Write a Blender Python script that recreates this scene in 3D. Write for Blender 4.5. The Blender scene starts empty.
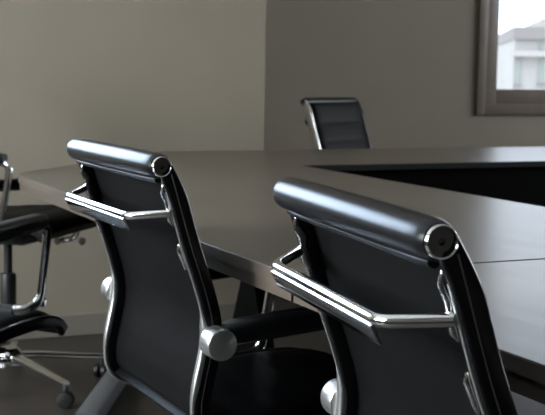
import bpy, bmesh, math, random
from mathutils import Vector, Matrix
random.seed(4)
D = bpy.data
S = bpy.context.scene
COL = S.collection

# ------------------------------------------------------------------ helpers
def tag(o, label=None, cat=None, group=None, kind=None):
    if label: o['label'] = label
    if cat: o['category'] = cat
    if group: o['group'] = group
    if kind: o['kind'] = kind
    return o

def empty(name, loc, rz=0.0, label=None, cat=None, group=None):
    o = D.objects.new(name, None); COL.objects.link(o)
    o.empty_display_size = .1
    o.location = loc; o.rotation_euler = (0, 0, rz)
    return tag(o, label, cat, group)

def obj(name, bm, mat, parent=None, smooth=True, angle=40):
    me = D.meshes.new(name)
    bmesh.ops.recalc_face_normals(bm, faces=bm.faces[:])
    bm.to_mesh(me); bm.free()
    o = D.objects.new(name, me); COL.objects.link(o)
    if mat: me.materials.append(mat)
    if smooth:
        me.polygons.foreach_set('use_smooth', [True]*len(me.polygons))
        try: me.set_sharp_from_angle(angle=math.radians(angle))
        except Exception: pass
    if parent: o.parent = parent
    return o

def add_box(bm, x0, x1, y0, y1, z0, z1, bev=0.0, segs=2):
    r = bmesh.ops.create_cube(bm, size=1.0)
    vs = r['verts']
    bmesh.ops.scale(bm, vec=(x1-x0, y1-y0, z1-z0), verts=vs)
    bmesh.ops.translate(bm, vec=((x0+x1)/2, (y0+y1)/2, (z0+z1)/2), verts=vs)
    if bev > 0:
        es = list({e for v in vs for e in v.link_edges})
        bmesh.ops.bevel(bm, geom=es, offset=bev, segments=segs, profile=.5, affect='EDGES')
    return bm

def box(*a, **k): return add_box(bmesh.new(), *a, **k)

def add_prism(bm, pts, z0, z1, bev=0.0):
    lo = [bm.verts.new((x, y, z0)) for x, y in pts]
    hi = [bm.verts.new((x, y, z1)) for x, y in pts]
    n = len(pts)
    top = bm.faces.new(hi); bm.faces.new(lo[::-1])
    for i in range(n):
        bm.faces.new((lo[i], lo[(i+1) % n], hi[(i+1) % n], hi[i]))
    if bev > 0:
        es = [e for e in bm.edges if all(abs(v.co.z-z1) < 1e-6 for v in e.verts)] + \
             [e for e in bm.edges if all(abs(v.co.z-z0) < 1e-6 for v in e.verts)]
        bmesh.ops.bevel(bm, geom=es, offset=bev, segments=2, profile=.5, affect='EDGES')
    return bm

def catmull(P, n=8):
    P = [Vector(p) for p in P]
    Q = [2*P[0]-P[1]] + P + [2*P[-1]-P[-2]]
    out = []
    for i in range(1, len(Q)-2):
        a, b, c, d = Q[i-1:i+3]
        for k in range(n):
            t = k/n
            out.append(.5*((2*b) + (c-a)*t + (2*a-5*b+4*c-d)*t*t + (3*b-a-3*c+d)*t**3))
    out.append(P[-1].copy())
    return out

def fillet(P, r, n=6):
    """polyline with rounded corners"""
    P = [Vector(p) for p in P]
    out = [P[0]]
    for i in range(1, len(P)-1):
        a, b, c = P[i-1], P[i], P[i+1]
        rr = min(r, (a-b).length*.48, (c-b).length*.48)
        p0 = b+(a-b).normalized()*rr; p1 = b+(c-b).normalized()*rr
        for k in range(n+1):
            t = k/n
            out.append(p0*(1-t)**2 + b*2*t*(1-t) + p1*t*t)
    out.append(P[-1])
    return out

def add_sweep(bm, path, section, side=None, closed=False, caps=True, scale=None):
    """sweep a 2D section [(u,v)]: u along the side vector, v along tangent x side."""
    path = [Vector(p) for p in path]
    n = len(path); rings = []
    prev = None
    for i, p in enumerate(path):
        a = path[i-1] if i else path[0]; b = path[i+1] if i < n-1 else path[-1]
        t = (b-a).normalized()
        if side is not None:
            s = Vector(side); s = (s - t*s.dot(t)).normalized()
        else:
            s = prev if prev is not None else (Vector((0, 0, 1)) if abs(t.z) < .9 else Vector((1, 0, 0)))
            s = (s - t*s.dot(t)).normalized(); prev = s
        m = t.cross(s)
        k = scale[i] if scale else 1.0
        rings.append([bm.verts.new(p + s*u*k + m*v*k) for u, v in section])
    L = len(section)
    for i in range(n-1):
        for j in range(L):
            bm.faces.new((rings[i][j], rings[i][(j+1) % L], rings[i+1][(j+1) % L], rings[i+1][j]))
    if caps:
        bm.faces.new(rings[0][::-1]); bm.faces.new(rings[-1])
    return bm

def circle(r, n=12, ry=None):
    ry = ry or r
    return [(r*math.cos(2*math.pi*k/n), ry*math.sin(2*math.pi*k/n)) for k in range(n)]

def rrect(w, h, r, n=3):
    out = []
    for cx, cy, a0 in ((w/2-r, h/2-r, 0), (-w/2+r, h/2-r, 90), (-w/2+r, -h/2+r, 180), (w/2-r, -h/2+r, 270)):
        for k in range(n+1):
            a = math.radians(a0+90*k/n)
            out.append((cx+r*math.cos(a), cy+r*math.sin(a)))
    return out

def add_lathe(bm, prof, loc=(0, 0, 0), axis='Z', n=24):
    """prof: [(r, h)] closed at both ends with caps"""
    rings = []
    for r, h in prof:
        ring = []
        for k in range(n):
            a = 2*math.pi*k/n
            c, s = r*math.cos(a), r*math.sin(a)
            v = (c, s, h) if axis == 'Z' else ((c, h, s) if axis == 'Y' else (h, c, s))
            ring.append(bm.verts.new(Vector(v)+Vector(loc)))
        rings.append(ring)
    for i in range(len(rings)-1):
        for k in range(n):
            bm.faces.new((rings[i][k], rings[i][(k+1) % n], rings[i+1][(k+1) % n], rings[i+1][k]))
    bm.faces.new(rings[0][::-1]); bm.faces.new(rings[-1])
    return bm

# ---------------------------------------------------------------- materials
def mat(name, color, rough=.5, metal=0.0, spec=.5, coat=0.0):
    m = D.materials.new(name); m.use_nodes = True
    b = m.node_tree.nodes['Principled BSDF']
    b.inputs['Base Color'].default_value = (*color, 1)
    b.inputs['Roughness'].default_value = rough
    b.inputs['Metallic'].default_value = metal
    b.inputs['Specular IOR Level'].default_value = spec
    b.inputs['Coat Weight'].default_value = coat
    return m

def noise_mat(name, c0, c1, scale, rough, rough2=None, stretch=(1, 1, 1), bump=0.0, bump_scale=None, detail=4, spec=.5, rot=0.0):
    m = mat(name, c0, rough, spec=spec)
    nt = m.node_tree; N = nt.nodes; L = nt.links
    b = N['Principled BSDF']
    tc = N.new('ShaderNodeTexCoord'); mp = N.new('ShaderNodeMapping')
    mp.inputs['Scale'].default_value = stretch
    mp.inputs['Rotation'].default_value = (0, 0, rot)
    L.new(tc.outputs['Object'], mp.inputs['Vector'])
    nz = N.new('ShaderNodeTexNoise'); nz.inputs['Scale'].default_value = scale
    nz.inputs['Detail'].default_value = detail
    L.new(mp.outputs['Vector'], nz.inputs['Vector'])
    cr = N.new('ShaderNodeValToRGB')
    cr.color_ramp.elements[0].position = .3; cr.color_ramp.elements[1].position = .7
    cr.color_ramp.elements[0].color = (*c0, 1); cr.color_ramp.elements[1].color = (*c1, 1)
    L.new(nz.outputs['Fac'], cr.inputs['Fac']); L.new(cr.outputs['Color'], b.inputs['Base Color'])
    if rough2 is not None:
        mr = N.new('ShaderNodeMapRange')
        mr.inputs['To Min'].default_value = rough; mr.inputs['To Max'].default_value = rough2
        L.new(nz.outputs['Fac'], mr.inputs['Value']); L.new(mr.outputs['Result'], b.inputs['Roughness'])
    if bump > 0:
        n2 = N.new('ShaderNodeTexNoise'); n2.inputs['Scale'].default_value = bump_scale or scale
        n2.inputs['Detail'].default_value = 3
        L.new(tc.outputs['Object'], n2.inputs['Vector'])
        bp = N.new('ShaderNodeBump'); bp.inputs['Strength'].default_value = bump; bp.inputs['Distance'].default_value = .002
        L.new(n2.outputs['Fac'], bp.inputs['Height']); L.new(bp.outputs['Normal'], b.inputs['Normal'])
    return m

M = {}
M['leather'] = noise_mat('black_leather', (.006, .0065, .008), (.009, .0095, .011), 60, .27, .33, bump=.04, bump_scale=300, spec=.25)
M['sling'] = noise_mat('back_upholstery', (.0060, .0060, .0062), (.0080, .0080, .0083), 40, .42, .48, bump=.12, bump_scale=500, spec=.06)
M['chrome'] = noise_mat('polished_chrome', (.80, .80, .80), (.84, .84, .83), 8, .07, .13)
M['chrome'].node_tree.nodes['Principled BSDF'].inputs['Metallic'].default_value = 1.0
M['rail'] = mat('black_lacquered_rail', (.006, .006, .007), .22, spec=.35)
M['boss'] = mat('satin_chrome', (.88, .88, .87), .32, metal=1.0)
M['black_plastic'] = mat('black_plastic', (.012, .012, .013), .42)
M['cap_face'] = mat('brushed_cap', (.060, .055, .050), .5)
M['black_steel'] = mat('black_steel', (.0025, .0025, .0025), .6, spec=.05)
M['grey_steel'] = mat('grey_painted_steel', (.16, .165, .175), .38, metal=.2)
M['gap'] = mat('dark_core', (.006, .006, .006), .8)

def wood(name, c0, c1, rough, along='Y'):
    m = mat(name, c0, rough, spec=.5)
    nt = m.node_tree; N = nt.nodes; L = nt.links; b = N['Principled BSDF']
    tc = N.new('ShaderNodeTexCoord'); mp = N.new('ShaderNodeMapping')
    mp.inputs['Scale'].default_value = (9, .55, 9) if along == 'Y' else (.55, 9, 9)
    L.new(tc.outputs['Object'], mp.inputs['Vector'])
    nz = N.new('ShaderNodeTexNoise'); nz.inputs['Scale'].default_value = 2.2
    nz.inputs['Detail'].default_value = 7; nz.inputs['Roughness'].default_value = .6; nz.inputs['Distortion'].default_value = .5
    L.new(mp.outputs['Vector'], nz.inputs['Vector'])
    cr = N.new('ShaderNodeValToRGB')
    cr.color_ramp.elements[0].position = .32; cr.color_ramp.elements[1].position = .68
    cr.color_ramp.elements[0].color = (*c0, 1); cr.color_ramp.elements[1].color = (*c1, 1)
    L.new(nz.outputs['Fac'], cr.inputs['Fac']); L.new(cr.outputs['Color'], b.inputs['Base Color'])
    mr = N.new('ShaderNodeMapRange'); mr.inputs['To Min'].default_value = rough-.03; mr.inputs['To Max'].default_value = rough+.05
    L.new(nz.outputs['Fac'], mr.inputs['Value']); L.new(mr.outputs['Result'], b.inputs['Roughness'])
    return m
M['wood'] = wood('walnut_veneer', (.122, .100, .074), (.152, .125, .096), .30)
M['wood_edge'] = wood('walnut_edge_band', (.105, .084, .066), (.150, .122, .096), .36)
M['wall'] = noise_mat('beige_wall_paint', (.318, .280, .220), (.338, .298, .236), 3, .75, .85, bump=.05, bump_scale=120, spec=.25)
M['ceiling'] = noise_mat('ceiling_paint', (.55, .54, .51), (.58, .57, .54), 3, .85)
M['base'] = noise_mat('baseboard_paint', (.235, .212, .178), (.25, .227, .192), 4, .55)
M['floor'] = noise_mat('dark_timber_floor', (.038, .032, .027), (.052, .043, .036), 3.0, .38, .5, stretch=(1.2, 7, 1), detail=6)
M['dark_back'] = wood('dark_back_wall', (.018, .014, .011), (.028, .022, .017), .5, along='X')  # unseen back wall, dark wood invented so polished metal mirrors a dark room
M['frame'] = noise_mat('brown_window_frame', (.19, .150, .118), (.215, .172, .137), 8, .42, .5)
M['ext'] = noise_mat('white_render', (.40, .38, .355), (.44, .42, .39), .5, .9)
M['ext_roof'] = noise_mat('grey_roof_edge', (.25, .23, .215), (.28, .26, .24), .6, .9)
M['ext_glass'] = mat('pale_window_glass', (.30, .33, .30), .3)
M['ground'] = noise_mat('outdoor_paving', (.5, .5, .48), (.58, .57, .55), .6, .9)

def glass_mat():
    m = D.materials.new('clear_window_glass'); m.use_nodes = True
    nt = m.node_tree; nt.nodes.clear()
    out = nt.nodes.new('ShaderNodeOutputMaterial'); mx = nt.nodes.new('ShaderNodeMixShader')
    tr = nt.nodes.new('ShaderNodeBsdfTransparent'); gl = nt.nodes.new('ShaderNodeBsdfGlossy'); fr = nt.nodes.new('ShaderNodeFresnel')
    tr.inputs['Color'].default_value = (.97, .98, .98, 1); gl.inputs['Roughness'].default_value = .01
    fr.inputs['IOR'].default_value = 1.35
    nt.links.new(fr.outputs['Fac'], mx.inputs['Fac']); nt.links.new(tr.outputs[0], mx.inputs[1]); nt.links.new(gl.outputs[0], mx.inputs[2])
    nt.links.new(mx.outputs[0], out.inputs['Surface'])
    return m
M['glass'] = glass_mat()

# ---------------------------------------------------------------- the room
XL, XR, YB, YF, YP, XP, ZC = -2.6, 7.2, -3.2, 6.0, 4.64, 2.11, 2.8
def struct(name, bm, m, parent=None, **k):
    o = obj(name, bm, m, parent, **k)
    if parent is None: tag(o, kind='structure')
    return o
struct('floor', box(XL-.2, XR+.2, YB-.2, YF+.2, -.12, 0), M['floor'], smooth=False)
struct('ceiling', box(XL-.2, XR+.2, YB-.2, YF+.2, ZC, ZC+.12), M['ceiling'], smooth=False)

def wall_open(name, axis, p0, p1, a0, a1, holes, m):
    """wall slab with rectangular holes. axis 'X': runs along X between a0..a1, thick p0..p1 in Y."""
    bm = bmesh.new()
    def put(u0, u1, z0, z1):
        if u1-u0 < 1e-4 or z1-z0 < 1e-4: return
        if axis == 'X': add_box(bm, u0, u1, p0, p1, z0, z1)
        else: add_box(bm, p0, p1, u0, u1, z0, z1)
    u = a0
    for (h0, h1, z0, z1) in sorted(holes):
        put(u, h0, 0, ZC); put(h0, h1, 0, z0); put(h0, h1, z1, ZC); u = h1
    put(u, a1, 0, ZC)
    return struct(name, bm, m, smooth=False)

W1 = (4.163, 6.85, .885, 2.50)           # far window opening (X0, X1, Z0, Z1)
W2 = [(-2.9, -.9, .95, 2.55), (1.4, 4.1, .95, 2.55)]      # left wall windows (Y0, Y1, Z0, Z1)
W5 = (-.75, .82, .95, 2.35)            # window in the near front wall, left of the picture
W3 = [(1.2, 5.4, .9, 2.5)]               # unseen right wall window, its light added for the far wall
wall_open('wall_far', 'X', YF, YF+.2, XP, XR+.2, [W1], M['wall'])
wall_open('wall_front', 'X', YP, YP+.2, XL-.2, XP, [W5], M['wall'])
struct('wall_return', box(XP-.2, XP, YP+.2, YF+.2, 0, ZC), M['wall'], smooth=False)
wall_open('wall_left', 'Y', XL-.2, XL, YB, YP, W2, M['wall'])
wall_open('wall_right', 'Y', XR, XR+.2, YB, YF, W3, M['wall'])
struct('wall_back', box(XL-.2, XR+.2, YB-.2, YB, 0, ZC), M['dark_back'], smooth=False)
struct('baseboard_front', box(XL, XP, YP-.014, YP, 0, .088, bev=.004), M['base'], smooth=False)
struct('baseboard_far', box(XP, XR, YF-.014, YF, 0, .088, bev=.004), M['base'], smooth=False)

def frame_bm(axis, u0, u1, z0, z1, w, p0, p1, mull=()):
    bm = bmesh.new()
    def put(a, b, c, d):
        if axis == 'X': add_box(bm, a, b, p0, p1, c, d, bev=.004)
        else: add_box(bm, p0, p1, a, b, c, d, bev=.004)
    put(u0, u0+w, z0, z1); put(u1-w, u1, z0, z1); put(u0+w, u1-w, z0, z0+w); put(u0+w, u1-w, z1-w, z1)
    for q in mull: put(q-w/2, q+w/2, z0+w, z1-w)
    return bm
def window(name, axis, u0, u1, z0, z1, wall_in, inward, mull):
    # casing proud of the wall, sash set back in the opening, pane in the sash
    s = inward
    a, b = sorted((wall_in, wall_in+s*.022))
    root = struct(name, frame_bm(axis, u0-.062, u1+.062, z0-.047, z1+.062, .064, a, b), M['frame'])
    a, b = sorted((wall_in-s*.07, wall_in-s*.02))
    obj('window_sash', frame_bm(axis, u0, u1, z0, z1, .107, a, b, mull), M['frame'], root)
    c = wall_in-s*.045
    bm = bmesh.new()
    if axis == 'X': add_box(bm, u0+.1, u1-.1, c-.003, c+.003, z0+.1, z1-.1)
    else: add_box(bm, c-.003, c+.003, u0+.1, u1-.1, z0+.1, z1-.1)
    obj('window_pane', bm, M['glass'], root, smooth=False)
    return root
window('window_1', 'X', *W1, YF, -1, (5.5,))
window('window_2', 'Y', *W2[0], XL, 1, (-1.9,))
window('window_3', 'Y', *W2[1], XL, 1, (2.75,))
window('window_5', 'X', *W5, YP, -1, (.03,))
window('window_4', 'Y', *W3[0], XR, -1, (2.6, 4.0))

# ---------------------------------------------------------------- outdoors
struct('outdoor_ground', box(-60, 90, 6.3, 90, -.25, -.05), M['ground'], smooth=False)
bld = empty('building', (21.83, 30, -.05), -.55, 'pale rendered building with a grey roof edge seen through the window', 'building')
def bpart(n, m, *a, parent=bld):
    return obj(n, box(*a, bev=0), m, parent, smooth=False)
bpart('facade', M['ext'], .04, 14, .2, 8, 0, 2.30)
bpart('roof_edge', M['ext_roof'], 0, 14.2, 0, 8.2, 2.30, 2.66)
bpart('parapet', M['ext'], .9, 14, .5, 8, 2.66, 2.95)
bpart('balcony_slab', M['ext'], -.05, 14, -.25, .2, 1.78, 1.95)
for k, (x0, x1, z0, z1) in enumerate(((.10, .24, .95, 1.72), (.80, 1.9, 1.0, 1.72), (.80, 1.9, 1.98, 2.22), (2.6, 3.7, 1.0, 1.72), (4.4, 5.5, 1.0, 1.72))):
    w = bpart('window_panel', M['ext_glass'], x0, x1, .15, .26, z0, z1)
    obj('sill', box(x0-.05, x1+.05, .10, .26, z0-.07, z0), M['ext_roof'], w, smooth=False)

# ---------------------------------------------------------------- the table
TZ, TT = .745, .021
XO, XI, YI, YO, YS = .812, 1.834, 3.725, 4.527, 1.675
XE, YN = 5.6, -.75
g = .0042
CH0, CH1 = (XO, 3.61), (1.60, YO)      # chamfered outer corner
def chamfer(off=0.0):
    """outer boundary from the seam round the corner to the far right end, set in by off"""
    d = Vector((CH1[0]-CH0[0], CH1[1]-CH0[1], 0)).normalized(); n = Vector((d.y, -d.x, 0))
    p0 = Vector((XO+off, CH0[1]-off*.35, 0)); p1 = Vector((CH1[0]+off*.35, YO-off, 0))
    P = fillet([(XO+off, YS+g+.0, 0), p0, p1, (XE, YO-off, 0)], .10, 8)
    return [(p.x, p.y) for p in P]
table = empty('conference_table', (0, 0, 0), 0, 'large dark wood conference table with open centre and chamfered far corner', 'table')
outA = [(XO, YN), (XI, YN), (XI, YS-g), (XO, YS-g)]
obj('tabletop', add_prism(bmesh.new(), outA, TZ-TT, TZ, bev=.0015), M['wood'], table, smooth=False)
outB = chamfer() + [(XE, YI), (XI, YI), (XI, YS+g)]
obj('tabletop', add_prism(bmesh.new(), outB, TZ-TT, TZ, bev=.0015), M['wood'], table, smooth=False)
def band(pts_o, pts_i, z0, z1):
    bm = bmesh.new(); n = len(pts_o)
    V = [[bm.verts.new((p[0], p[1], z)) for p in pts] for pts, z in ((pts_o, z1), (pts_i, z1), (pts_i, z0), (pts_o, z0))]
    for i in range(n-1):
        for k in range(4):
            bm.faces.new((V[k][i], V[(k+1) % 4][i], V[(k+1) % 4][i+1], V[k][i+1]))
    bm.faces.new([V[k][0] for k in range(4)]); bm.faces.new([V[k][-1] for k in range(4)][::-1])
    return bm
Z1 = TZ-TT-.0003
obj('apron', band([(XO+.003, YN+.003), (XO+.003, YS-g)], [(XO+.028, YN+.003), (XO+.028, YS-g)], TZ-.0445, Z1), M['wood_edge'], table, smooth=False)
obj('apron', band(chamfer(.003), chamfer(.028), TZ-.0445, Z1), M['wood_edge'], table, smooth=False)
# edge banding glued round the tabletop
obj('edge_band', band([(XO-.001, YN), (XO-.001, YS-g)], [(XO+.0006, YN), (XO+.0006, YS-g)], TZ-TT+.0003, TZ-.0016), M['wood_edge'], table, smooth=False)
obj('edge_band', band(chamfer(-.001), chamfer(.0006), TZ-TT+.0003, TZ-.0016), M['wood_edge'], table, smooth=False)
# dark edging and panels round the open centre
tag(obj('edge_band', band([(XI, YS+g), (XI, YI), (XE, YI)], [(XI+.0012, YS+g), (XI+.0012, YI-.0012), (XE, YI-.0012)], TZ-TT, TZ-.0012), M['gap'], table, smooth=False), 'dark inner edge strip')
tag(obj('edge_band', band([(XI, YN), (XI, YS-g)], [(XI+.0012, YN), (XI+.0012, YS-g)], TZ-TT, TZ-.0012), M['gap'], table, smooth=False), 'dark inner edge strip')
obj('modesty_panel', box(XI-.045, XI-.025, YN+.05, YI+.035, .36, TZ-TT-.0003, bev=.001), M['black_steel'], table, smooth=False)
obj('modesty_panel', box(XI-.02, XE-.05, YI+.025, YI+.045, .36, TZ-TT-.0003, bev=.001), M['black_steel'], table, smooth=False)
# the joint between the two tops
obj('joint_plate', box(XO+.05, XI-.05, YS-.04, YS+.04, TZ-TT-.006, TZ-TT-.0004), M['gap'], table, smooth=False)

def beam(p, q, w, t, side):
    return add_sweep(bmesh.new(), [p, q], rrect(w, t, .004, 2), side=side)
def wedge_leg(x, y):
    root = obj('leg', box(x-.02, x+.02, y-.02, y+.02, .55, TZ-TT-.0006, bev=.003), M['black_steel'], table)
    bm = bmesh.new()
    V = [[bm.verts.new((x+sx*.014, y+py, pz)) for py, pz in ((-.03, .56), (.03, .56), (.27, .03), (-.27, .03))] for sx in (-1, 1)]
    bm.faces.new(V[0]); bm.faces.new(V[1][::-1])
    for i in range(4): bm.faces.new((V[0][i], V[1][i], V[1][(i+1) % 4], V[0][(i+1) % 4]))
    obj('splayed_panel', bm, M['black_steel'], root, smooth=False)
    obj('foot_bar', box(x-.032, x+.032, y-.32, y+.32, 0, .034, bev=.004), M['grey_steel'], root)
wedge_leg(1.22, 2.74)
wedge_leg(1.30, 1.20)
wedge_leg(1.30, -.35)
def corner_leg():
    d = Vector((.238, .463, 0)).normalized(); n = Vector((-d.y, d.x, 0))
    c = Vector((1.250, 3.913, 0))
    root = obj('leg', add_sweep(bmesh.new(), [c+d*.10+Vector((0, 0, .03)), c+d*.10+Vector((0, 0, TZ-TT-.001))], rrect(.075, .06, .006, 2), side=n), M['black_steel'], table)
    obj('foot_bar', add_sweep(bmesh.new(), [c-d*.62+Vector((0, 0, .0285)), c+d*.36+Vector((0, 0, .0285))], rrect(.066, .05, .004, 2), side=n), M['grey_steel'], root)
    for t in (-.58, .0, .32):
        q = c+d*t
        obj('leveling_foot', add_lathe(bmesh.new(), [(.016, 0), (.016, .006), (.008, .0065), (.008, .02)], q), M['black_plastic'], root)
corner_leg()
for x in (2.9, 4.4):
    obj('leg', box(x-.04, x+.04, 4.0, 4.18, .0, TZ-TT-.0006, bev=.004), M['black_steel'], table)

# ---------------------------------------------------------------- the chairs
BX = -.300                                    # headroll axis, behind the column
ZT = .888                                     # headroll axis above the floor for the lowest chair
PROF = [(0, 0), (.015, -.05), (.040, -.135), (.064, -.205), (.079, -.262), (.079, -.305), (.068, -.36), (.061, -.405),
        (.067, -.445), (.096, -.474), (.15, -.483), (.25, -.478), (.36, -.470), (.46, -.468), (.515, -.478), (.540, -.50)]
CP = catmull([(BX+x, 0, ZT+z) for x, z in PROF], 6)
def offset(i, d):
    a = CP[max(i-1, 0)]; b = CP[min(i+1, len(CP)-1)]
    t = (b-a).normalized()
    n = Vector((-t.z, 0, t.x))               # towards the sitter: forward on the back, up on the seat
    return CP[i]+n*d
NB = 6*8+2                                    # where back turns into seat
HW = .2335                                    # rail centre line from the middle

def pad_bm(i0, i1, d_back, d_front, hw, period, quilt):
    bm = bmesh.new(); NY = 13
    arc = [0.0]
    for i in range(i0+1, i1+1): arc.append(arc[-1]+(CP[i]-CP[i-1]).length)
    idx = []
    for i in range(i0, i1):                   # subdivide each step so the quilting reads
        for k in range(2): idx.append(i+k/2)
    idx.append(float(i1))
    def P(f, d):
        i = int(f); t = f-i
        if t < 1e-6: return offset(i, d)
        return offset(i, d).lerp(offset(i+1, d), t)
    def A(f):
        i = int(f); t = f-i
        return arc[i-i0] if t < 1e-6 else arc[i-i0]*(1-t)+arc[i-i0+1]*t
    F, B = [], []
    for f in idx:
        u = abs(math.sin(math.pi*A(f)/period))
        rf, rb = [], []
        for j in range(NY):
            v = -1+2*j/(NY-1)
            edge = (1-abs(v)**6)
            d = d_front - .012*(1-edge) + quilt*(u**.5)*edge
            p = P(f, d); rf.append(bm.verts.new((p.x, v*hw, p.z)))
            p = P(f, d_back); rb.append(bm.verts.new((p.x, v*hw, p.z)))
        F.append(rf); B.append(rb)
    n = len(idx)
    for i in range(n-1):
        for j in range(NY-1):
            bm.faces.new((F[i][j], F[i][j+1], F[i+1][j+1], F[i+1][j]))
            bm.faces.new((B[i][j+1], B[i][j], B[i+1][j], B[i+1][j+1]))
        for j in (0, NY-1):
            q = (F[i][j], F[i+1][j], B[i+1][j], B[i][j])
            bm.faces.new(q if j == 0 else q[::-1])
    for i in (0, n-1):
        for j in range(NY-1):
            q = (F[i][j], B[i][j], B[i][j+1], F[i][j+1])
            bm.faces.new(q if i == 0 else q[::-1])
    return bm

def armrest_path(s):
    y = s*.262
    zb = ZT-.292
    return fillet([(BX+.095, y, zb), (BX+.17, y, zb+.008), (BX+.455, y, zb+.030), (BX+.420, y, ZT-.450), (BX+.365, y, ZT-.458), (BX+.355, s*.238, ZT-.462)], .040, 6)

def make_chair():
    root = empty('office_chair', (0, 0, 0))
    # upholstery
    obj('backrest', pad_bm(2, NB, .019, .038, .2255, .095, .004), M['sling'], root, angle=80)
    obj('seat', pad_bm(NB, len(CP)-1, .004, .040, .2255, .095, .004), M['sling'], root, angle=80)
    hr = .0214
    L = .232
    prof = [(.012, -L-.006), (.0178, -L-.005), (.0200, -L+.002), (hr-.0003, -L+.012), (hr, -L+.03), (hr+.001, -.1), (hr+.001, .1), (hr, L-.03), (hr-.0003, L-.012), (.0200, L-.002), (.0178, L+.005), (.012, L+.006)]
    roll = obj('headroll', add_lathe(bmesh.new(), prof, (BX, 0, ZT), 'Y', 32), M['leather'], root, angle=60)
    # stitched lip hanging from the roll into the back
    lip = []
    bm = bmesh.new()
    add_sweep(bm, [(BX+.002, -.219, ZT-hr-.0005), (BX+.002, -.19, ZT-hr-.002), (BX+.002, .19, ZT-hr-.002), (BX+.002, .219, ZT-hr-.0005)], rrect(.012, .012, .0045, 4), side=(.3, 0, 1))
    obj('piping', bm, M['leather'], roll)
    for s in (-1, 1):
        y0 = L+.0055
        ring = [(.0168, y0-.004), (.0168, y0+.0035), (.0158, y0+.0050), (.0146, y0+.0042), (.0140, y0+.002), (.0135, y0-.003)]
        cap = obj('end_cap', add_lathe(bmesh.new(), [(r, s*h) for r, h in ring], (BX, 0, ZT), 'Y', 28), M['chrome'], roll)
        face = [(.0138, y0-.002), (.0138, y0+.0022), (.0125, y0+.0026), (.004, y0+.0032), (.003, y0+.0012), (.001, y0+.001)]
        obj('cap_face', add_lathe(bmesh.new(), [(r, s*h) for r, h in face], (BX, 0, ZT), 'Y', 28), M['cap_face'], roll)
    # side rails with a polished rear edge
    for s in (-1, 1):
        y = s*HW
        path = [offset(i, .006+.009*min(1, i/7)) for i in range(0, len(CP))]
        path = [Vector((p.x, y, p.z)) for p in path]
        # rail is covered by the roll at the top
        rl = obj('side_rail', add_sweep(bmesh.new(), path, rrect(.016, .031, .005, 3), side=(0, 1, 0), scale=[.82+.18*min(1, i/6) for i in range(len(path))]), M['rail'], root, angle=60)
        ep, sc = [], []
        for i in range(3, NB+10):
            p = offset(i, -.001); ep.append(Vector((p.x, y, p.z)))
            z = ZT-p.z
            k = .4 if z < .24 else (.4+1.0*min(1, (z-.24)/.03) if z < .37 else max(.8, 1.4-.6*(z-.37)/.04))
            sc.append(k)
        obj('chrome_edge', add_sweep(bmesh.new(), ep, rrect(.0125, .008, .003, 3), side=(0, 1, 0), scale=sc), M['boss'], rl, angle=60)
        # narrow brownish line where cover meets rail
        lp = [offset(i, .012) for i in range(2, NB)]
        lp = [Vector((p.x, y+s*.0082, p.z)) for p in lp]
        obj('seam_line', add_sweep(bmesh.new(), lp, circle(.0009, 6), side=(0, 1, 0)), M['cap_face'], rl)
    # the bent chrome handle behind the back
    def back(z):     # rear edge of the rail at a drop z
        best = min(CP, key=lambda p: abs((ZT-p.z)-z) + (0 if p.x < BX+.2 else 9))
        return best
    a = back(.079)
    P = [(a.x-.002, -HW+.002, a.z), (a.x-.056, -.174, a.z-.010), (a.x-.056, .174, a.z-.010), (a.x-.002, HW-.002, a.z)]
    hp = fillet(P, .014, 5)
    hd = obj('back_handle', add_sweep(bmesh.new(), hp, circle(.0074, 14), side=(0, 0, 1)), M['chrome'], root, angle=60)
    pp = [(a.x-.0575, -.168, a.z-.0245), (a.x-.0575, .168, a.z-.0245)]
    pl = obj('handle_plate', add_sweep(bmesh.new(), pp, rrect(.023, .0035, .0012, 2), side=(-.5, 0, 1)), M['chrome'], hd, angle=40)
    for s in (-1, 1):
        y = s*(HW-.011)
        bm = bmesh.new()
        add_sweep(bm, [Vector((back(q).x+o, y, ZT-q)) for q, o in ((.030, .001), (.043, -.003), (.058, -.001), (.070, -.004), (.090, -.003), (.098, .002))],
                  rrect(.010, .011, .003, 2), side=(0, 1, 0), scale=[.5, .75, 1.15, .8, 1.1, .6])
        obj('bracket', bm, M['chrome'], hd, angle=50)
        b = back(.150)
        bm = bmesh.new()
        add_sweep(bm, [Vector((back(q).x-.001, y, ZT-q)) for q in (.130, .140, .160, .172)], rrect(.009, .010, .003, 2), side=(0, 1, 0), scale=[.6, 1, 1, .6])
        obj('clip', bm, M['chrome'], hd, angle=50)
    # armrests
    for s in (-1, 1):
        ap = armrest_path(s)
        ar = obj('armrest', add_sweep(bmesh.new(), ap, rrect(.016, .022, .007, 4), side=(0, 1, 0)), M['chrome'], root, angle=60)
        bm = bmesh.new()
        q = [Vector((BX+.105+t*.33, s*.262, ZT-.276+.024*t)) for t in (0, .06, .3, .7, .94, 1)]
        add_sweep(bm, q, rrect(.046, .040, .012, 4), side=(0, 1, 0), scale=[.72, .95, 1, 1, .95, .72])
        obj('arm_pad', bm, M['leather'], ar, angle=60)
        bm = bmesh.new()
        h = [(.018, .243), (.0255, .244), (.0265, .246), (.0265, .281), (.0255, .284), (.020, .285)]
        add_lathe(bm, [(r, s*v) for r, v in h], (BX+.092, 0, ZT-.292), 'Y', 24)
        obj('arm_boss', bm, M['boss'], ar, angle=40)
        bm = bmesh.new()
        h = [(.011, .232), (.013, .234), (.013, .244), (.010, .248), (.004, .2485)]
        add_lathe(bm, [(r, s*v) for r, v in h], (BX+.455, 0, ZT-.455), 'Y', 16)
        obj('bolt', bm, M['chrome'], ar, angle=40)
        obj('bolt', add_lathe(bmesh.new(), [(r, s*v) for r, v in h], (BX+.362, 0, ZT-.460), 'Y', 16), M['chrome'], ar, angle=40)
    # under the seat
    zs = ZT-.485
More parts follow.
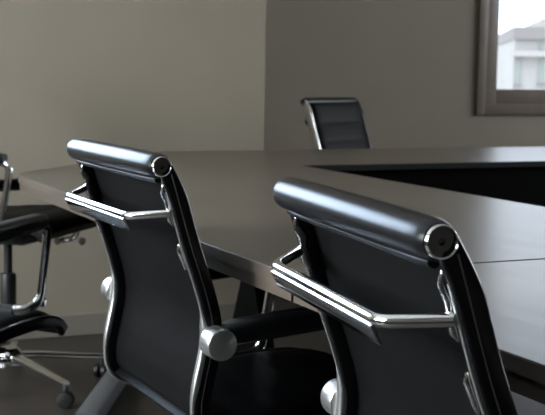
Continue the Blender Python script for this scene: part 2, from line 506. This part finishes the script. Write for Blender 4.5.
    bm = box(-.11, .10, -.075, .075, zs-.055, zs-.012, bev=.012)
    for y in (-.16, .16):
        add_box(bm, -.03, .03, min(y, 0), max(y, 0), zs-.026, zs-.008, bev=.004)
    for s in (-1, 1):
        add_box(bm, -.10, .12, s*.150-.014, s*.150+.014, zs-.020, zs+.004, bev=.004)
        add_box(bm, -.03, .03, min(s*.15, s*.235), max(s*.15, s*.235), zs-.018, zs-.004, bev=.003)
    obj('tilt_mechanism', bm, M['black_plastic'], root)
    obj('lever', add_sweep(bmesh.new(), fillet([(.03, -.06, zs-.035), (.03, -.19, zs-.04), (.05, -.235, zs-.045)], .03), circle(.005, 8)), M['chrome'], root)
    # the swivel base
    hub = obj('base_hub', add_lathe(bmesh.new(), [(.028, .072), (.046, .078), (.047, .118), (.036, .132), (.029, .138)], (0, 0, 0), 'Z', 28), M['chrome'], root, angle=40)
    gc = obj('gas_column', add_lathe(bmesh.new(), [(.022, .13), (.026, .135), (.026, .27), (.0235, .275), (.014, .277), (.014, zs-.05)], (0, 0, 0), 'Z', 24), M['black_plastic'], root, angle=40)
    for k in range(5):
        an = math.radians(72*k)
        c, s_ = math.cos(an), math.sin(an)
        pts = [(c*r, s_*r, z) for r, z in ((.035, .108), (.11, .104), (.22, .090), (.328, .078))]
        leg = obj('base_leg', add_sweep(bmesh.new(), catmull(pts, 4), rrect(.020, .034, .006, 3), side=(0, 0, 1),
                  scale=[1.15-.45*t/12 for t in range(13)]), M['chrome'], hub, angle=60)
        bm = bmesh.new()
        cx, cy = c*.325, s_*.325
        rot = Matrix.Rotation(an+.7, 4, 'Z')
        for q in (-1, 1):
            b2 = bmesh.new()
            add_lathe(b2, [(.016, -.009), (.0245, -.007), (.0265, 0), (.0245, .007), (.016, .009)], (0, q*.0135, 0), 'Y', 18)
            bmesh.ops.transform(b2, matrix=Matrix.Translation((cx, cy, .0268)) @ rot, verts=b2.verts[:])
            me = D.meshes.new('t'); b2.to_mesh(me); b2.free(); bm.from_mesh(me); D.meshes.remove(me)
        add_lathe(bm, [(.007, .026), (.010, .045), (.011, .066), (.008, .072)], (cx, cy, 0), 'Z', 12)
        obj('caster', bm, M['black_plastic'], leg, angle=40)
    return root

BASE_PARTS = ('base_hub', 'gas_column')
def copy_tree(o, parent=None):
    c = o.copy(); COL.objects.link(c)
    if parent is not None: c.parent = parent
    for ch in list(o.children): copy_tree(ch, c)
    return c
proto = make_chair()
# (column x, y, facing deg, raise, star deg, label)
PIV = .42
def col_from_roll(x, y, z, deg, tilt=0):
    """column position and raise that bring the headroll axis to x, y, z"""
    a = math.radians(deg); t = math.radians(tilt)
    bx = BX*math.cos(t)-(ZT-PIV)*math.sin(t); bz = PIV+(ZT-PIV)*math.cos(t)+BX*math.sin(t)
    return x-bx*math.cos(a), y-bx*math.sin(a), z-bz
chairs = []
c1 = col_from_roll(.640, 1.172, .9035, -7.8, .8)
c2 = col_from_roll(.645, 2.065, .905, 1.1)
c5 = col_from_roll(2.752, 5.27, .928, -60)
chairs = [
    (c1[0], c1[1], -7.8, c1[2], .8, 54, 'nearest black office chair at right with dark headroll and wide round chrome end cap'),
    (c2[0], c2[1], 1.1, c2[2], 0, 50, 'middle black office chair with light-catching headroll and smooth dark back, tucked at the table'),
    (.435, 2.935, 38, 0.010, 0, 32, 'black office chair cut off by the left photo edge, seat and front of armrest showing'),
    (.864, 3.930, -41, .145, 0, 43, 'chair at the far table corner with chrome arm loop and chrome star base on floor'),
    (c5[0], c5[1], -60, c5[2], 0, 30, 'small distant black chair with bright metal side edge behind the far side of the table'),
]
ARMS = {2: (.055, .055), 3: (.008, -.105)}          # the arms adjust in height
for i, (x, y, deg, up, tilt, star, label) in enumerate(chairs):
    arms = ARMS.get(i, (0, 0))
    o = proto if i == 0 else copy_tree(proto)
    o.location = (x, y, 0); o.rotation_euler = (0, 0, math.radians(deg))
    tag(o, label, 'chair', 'black office chairs round the conference table')
    if i == 4:                                   # near rail swapped to satin chrome to stand for its bright window reflection
        for ch in o.children:
            if ch.name.startswith('side_rail') and ch.data.vertices[0].co.y < 0:
                ch.material_slots[0].link = 'OBJECT'; ch.material_slots[0].material = M['boss']
    for ch in o.children:
        n = ch.name.split('.')[0]
        if n == 'base_hub': ch.rotation_euler = (0, 0, math.radians(star))
        elif n == 'gas_column': ch.scale.z = 1.0+up/(ZT-.535)
        else:
            rot = Matrix.Rotation(-math.radians(tilt), 3, 'Y'); pv = Vector((0, 0, PIV))
            ch.rotation_euler = (0, -math.radians(tilt), 0)
            ch.location = pv - rot @ pv + Vector((0, 0, up))
            if n == 'armrest': ch.location.z += arms[0 if sum(v.co.y for v in ch.data.vertices) < 0 else 1]

# ---------------------------------------------------------------- light
w = D.worlds.new('sky'); S.world = w; w.use_nodes = True
bg = w.node_tree.nodes['Background']
bg.inputs['Color'].default_value = (.79, .87, 1.0, 1); bg.inputs['Strength'].default_value = 3.3
def light(name, loc, rot, sx, sy, power, color=(1, 1, 1), portal=False):
    l = D.lights.new(name, 'AREA'); l.shape = 'RECTANGLE'; l.size = sx; l.size_y = sy
    l.energy = power; l.color = color
    o = D.objects.new(name, l); COL.objects.link(o); o.location = loc; o.rotation_euler = rot
    if portal: l.cycles.is_portal = True
    return o
R = math.radians
light('window_portal', ((W1[0]+W1[1])/2, YF+.22, (W1[2]+W1[3])/2), (R(-90), 0, 0), W1[1]-W1[0], W1[3]-W1[2], 1, portal=True)
for (y0, y1, z0, z1), e in zip(W2, (40, 310)):
    light('daylight', (XL-.12, (y0+y1)/2, (z0+z1)/2), (0, R(-90), 0), z1-z0, y1-y0, e, (.93, .97, 1.0))
light('daylight', ((W5[0]+W5[1])/2, YP+.13, (W5[2]+W5[3])/2), (R(-90), 0, 0), W5[1]-W5[0], W5[3]-W5[2], 85, (.62, .78, 1.0))
for y0, y1, z0, z1 in W3:
    light('daylight', (XR+.12, (y0+y1)/2, (z0+z1)/2), (0, R(90), 0), z1-z0, y1-y0, 115, (.93, .97, 1.0))  # added to brighten the far wall, through an unseen window

# ---------------------------------------------------------------- camera
cam = D.cameras.new('camera'); co = D.objects.new('camera', cam); COL.objects.link(co)
rt = Vector((0.90758865, -0.41954687, 0.01622538)); up = Vector((0.03140208, 0.10636584, 0.99383108)); fw = Vector((0.41868455, 0.9014803, -0.10971108))
mw = Matrix.Identity(4)
for r_ in range(3):
    mw[r_][0] = rt[r_]; mw[r_][1] = up[r_]; mw[r_][2] = -fw[r_]
mw.translation = (0, 0, 1.055)
co.matrix_world = mw
cam.sensor_width = 36; cam.lens = 1200.7/545*36; cam.clip_start = .02; cam.clip_end = 300
cam.dof.use_dof = True; cam.dof.focus_distance = 1.55; cam.dof.aperture_fstop = 16
S.camera = co
vs = S.view_settings
vs.view_transform = 'Standard'; vs.look = 'None'; vs.exposure = 0.08; vs.gamma = 1.0; vs.use_curve_mapping = False
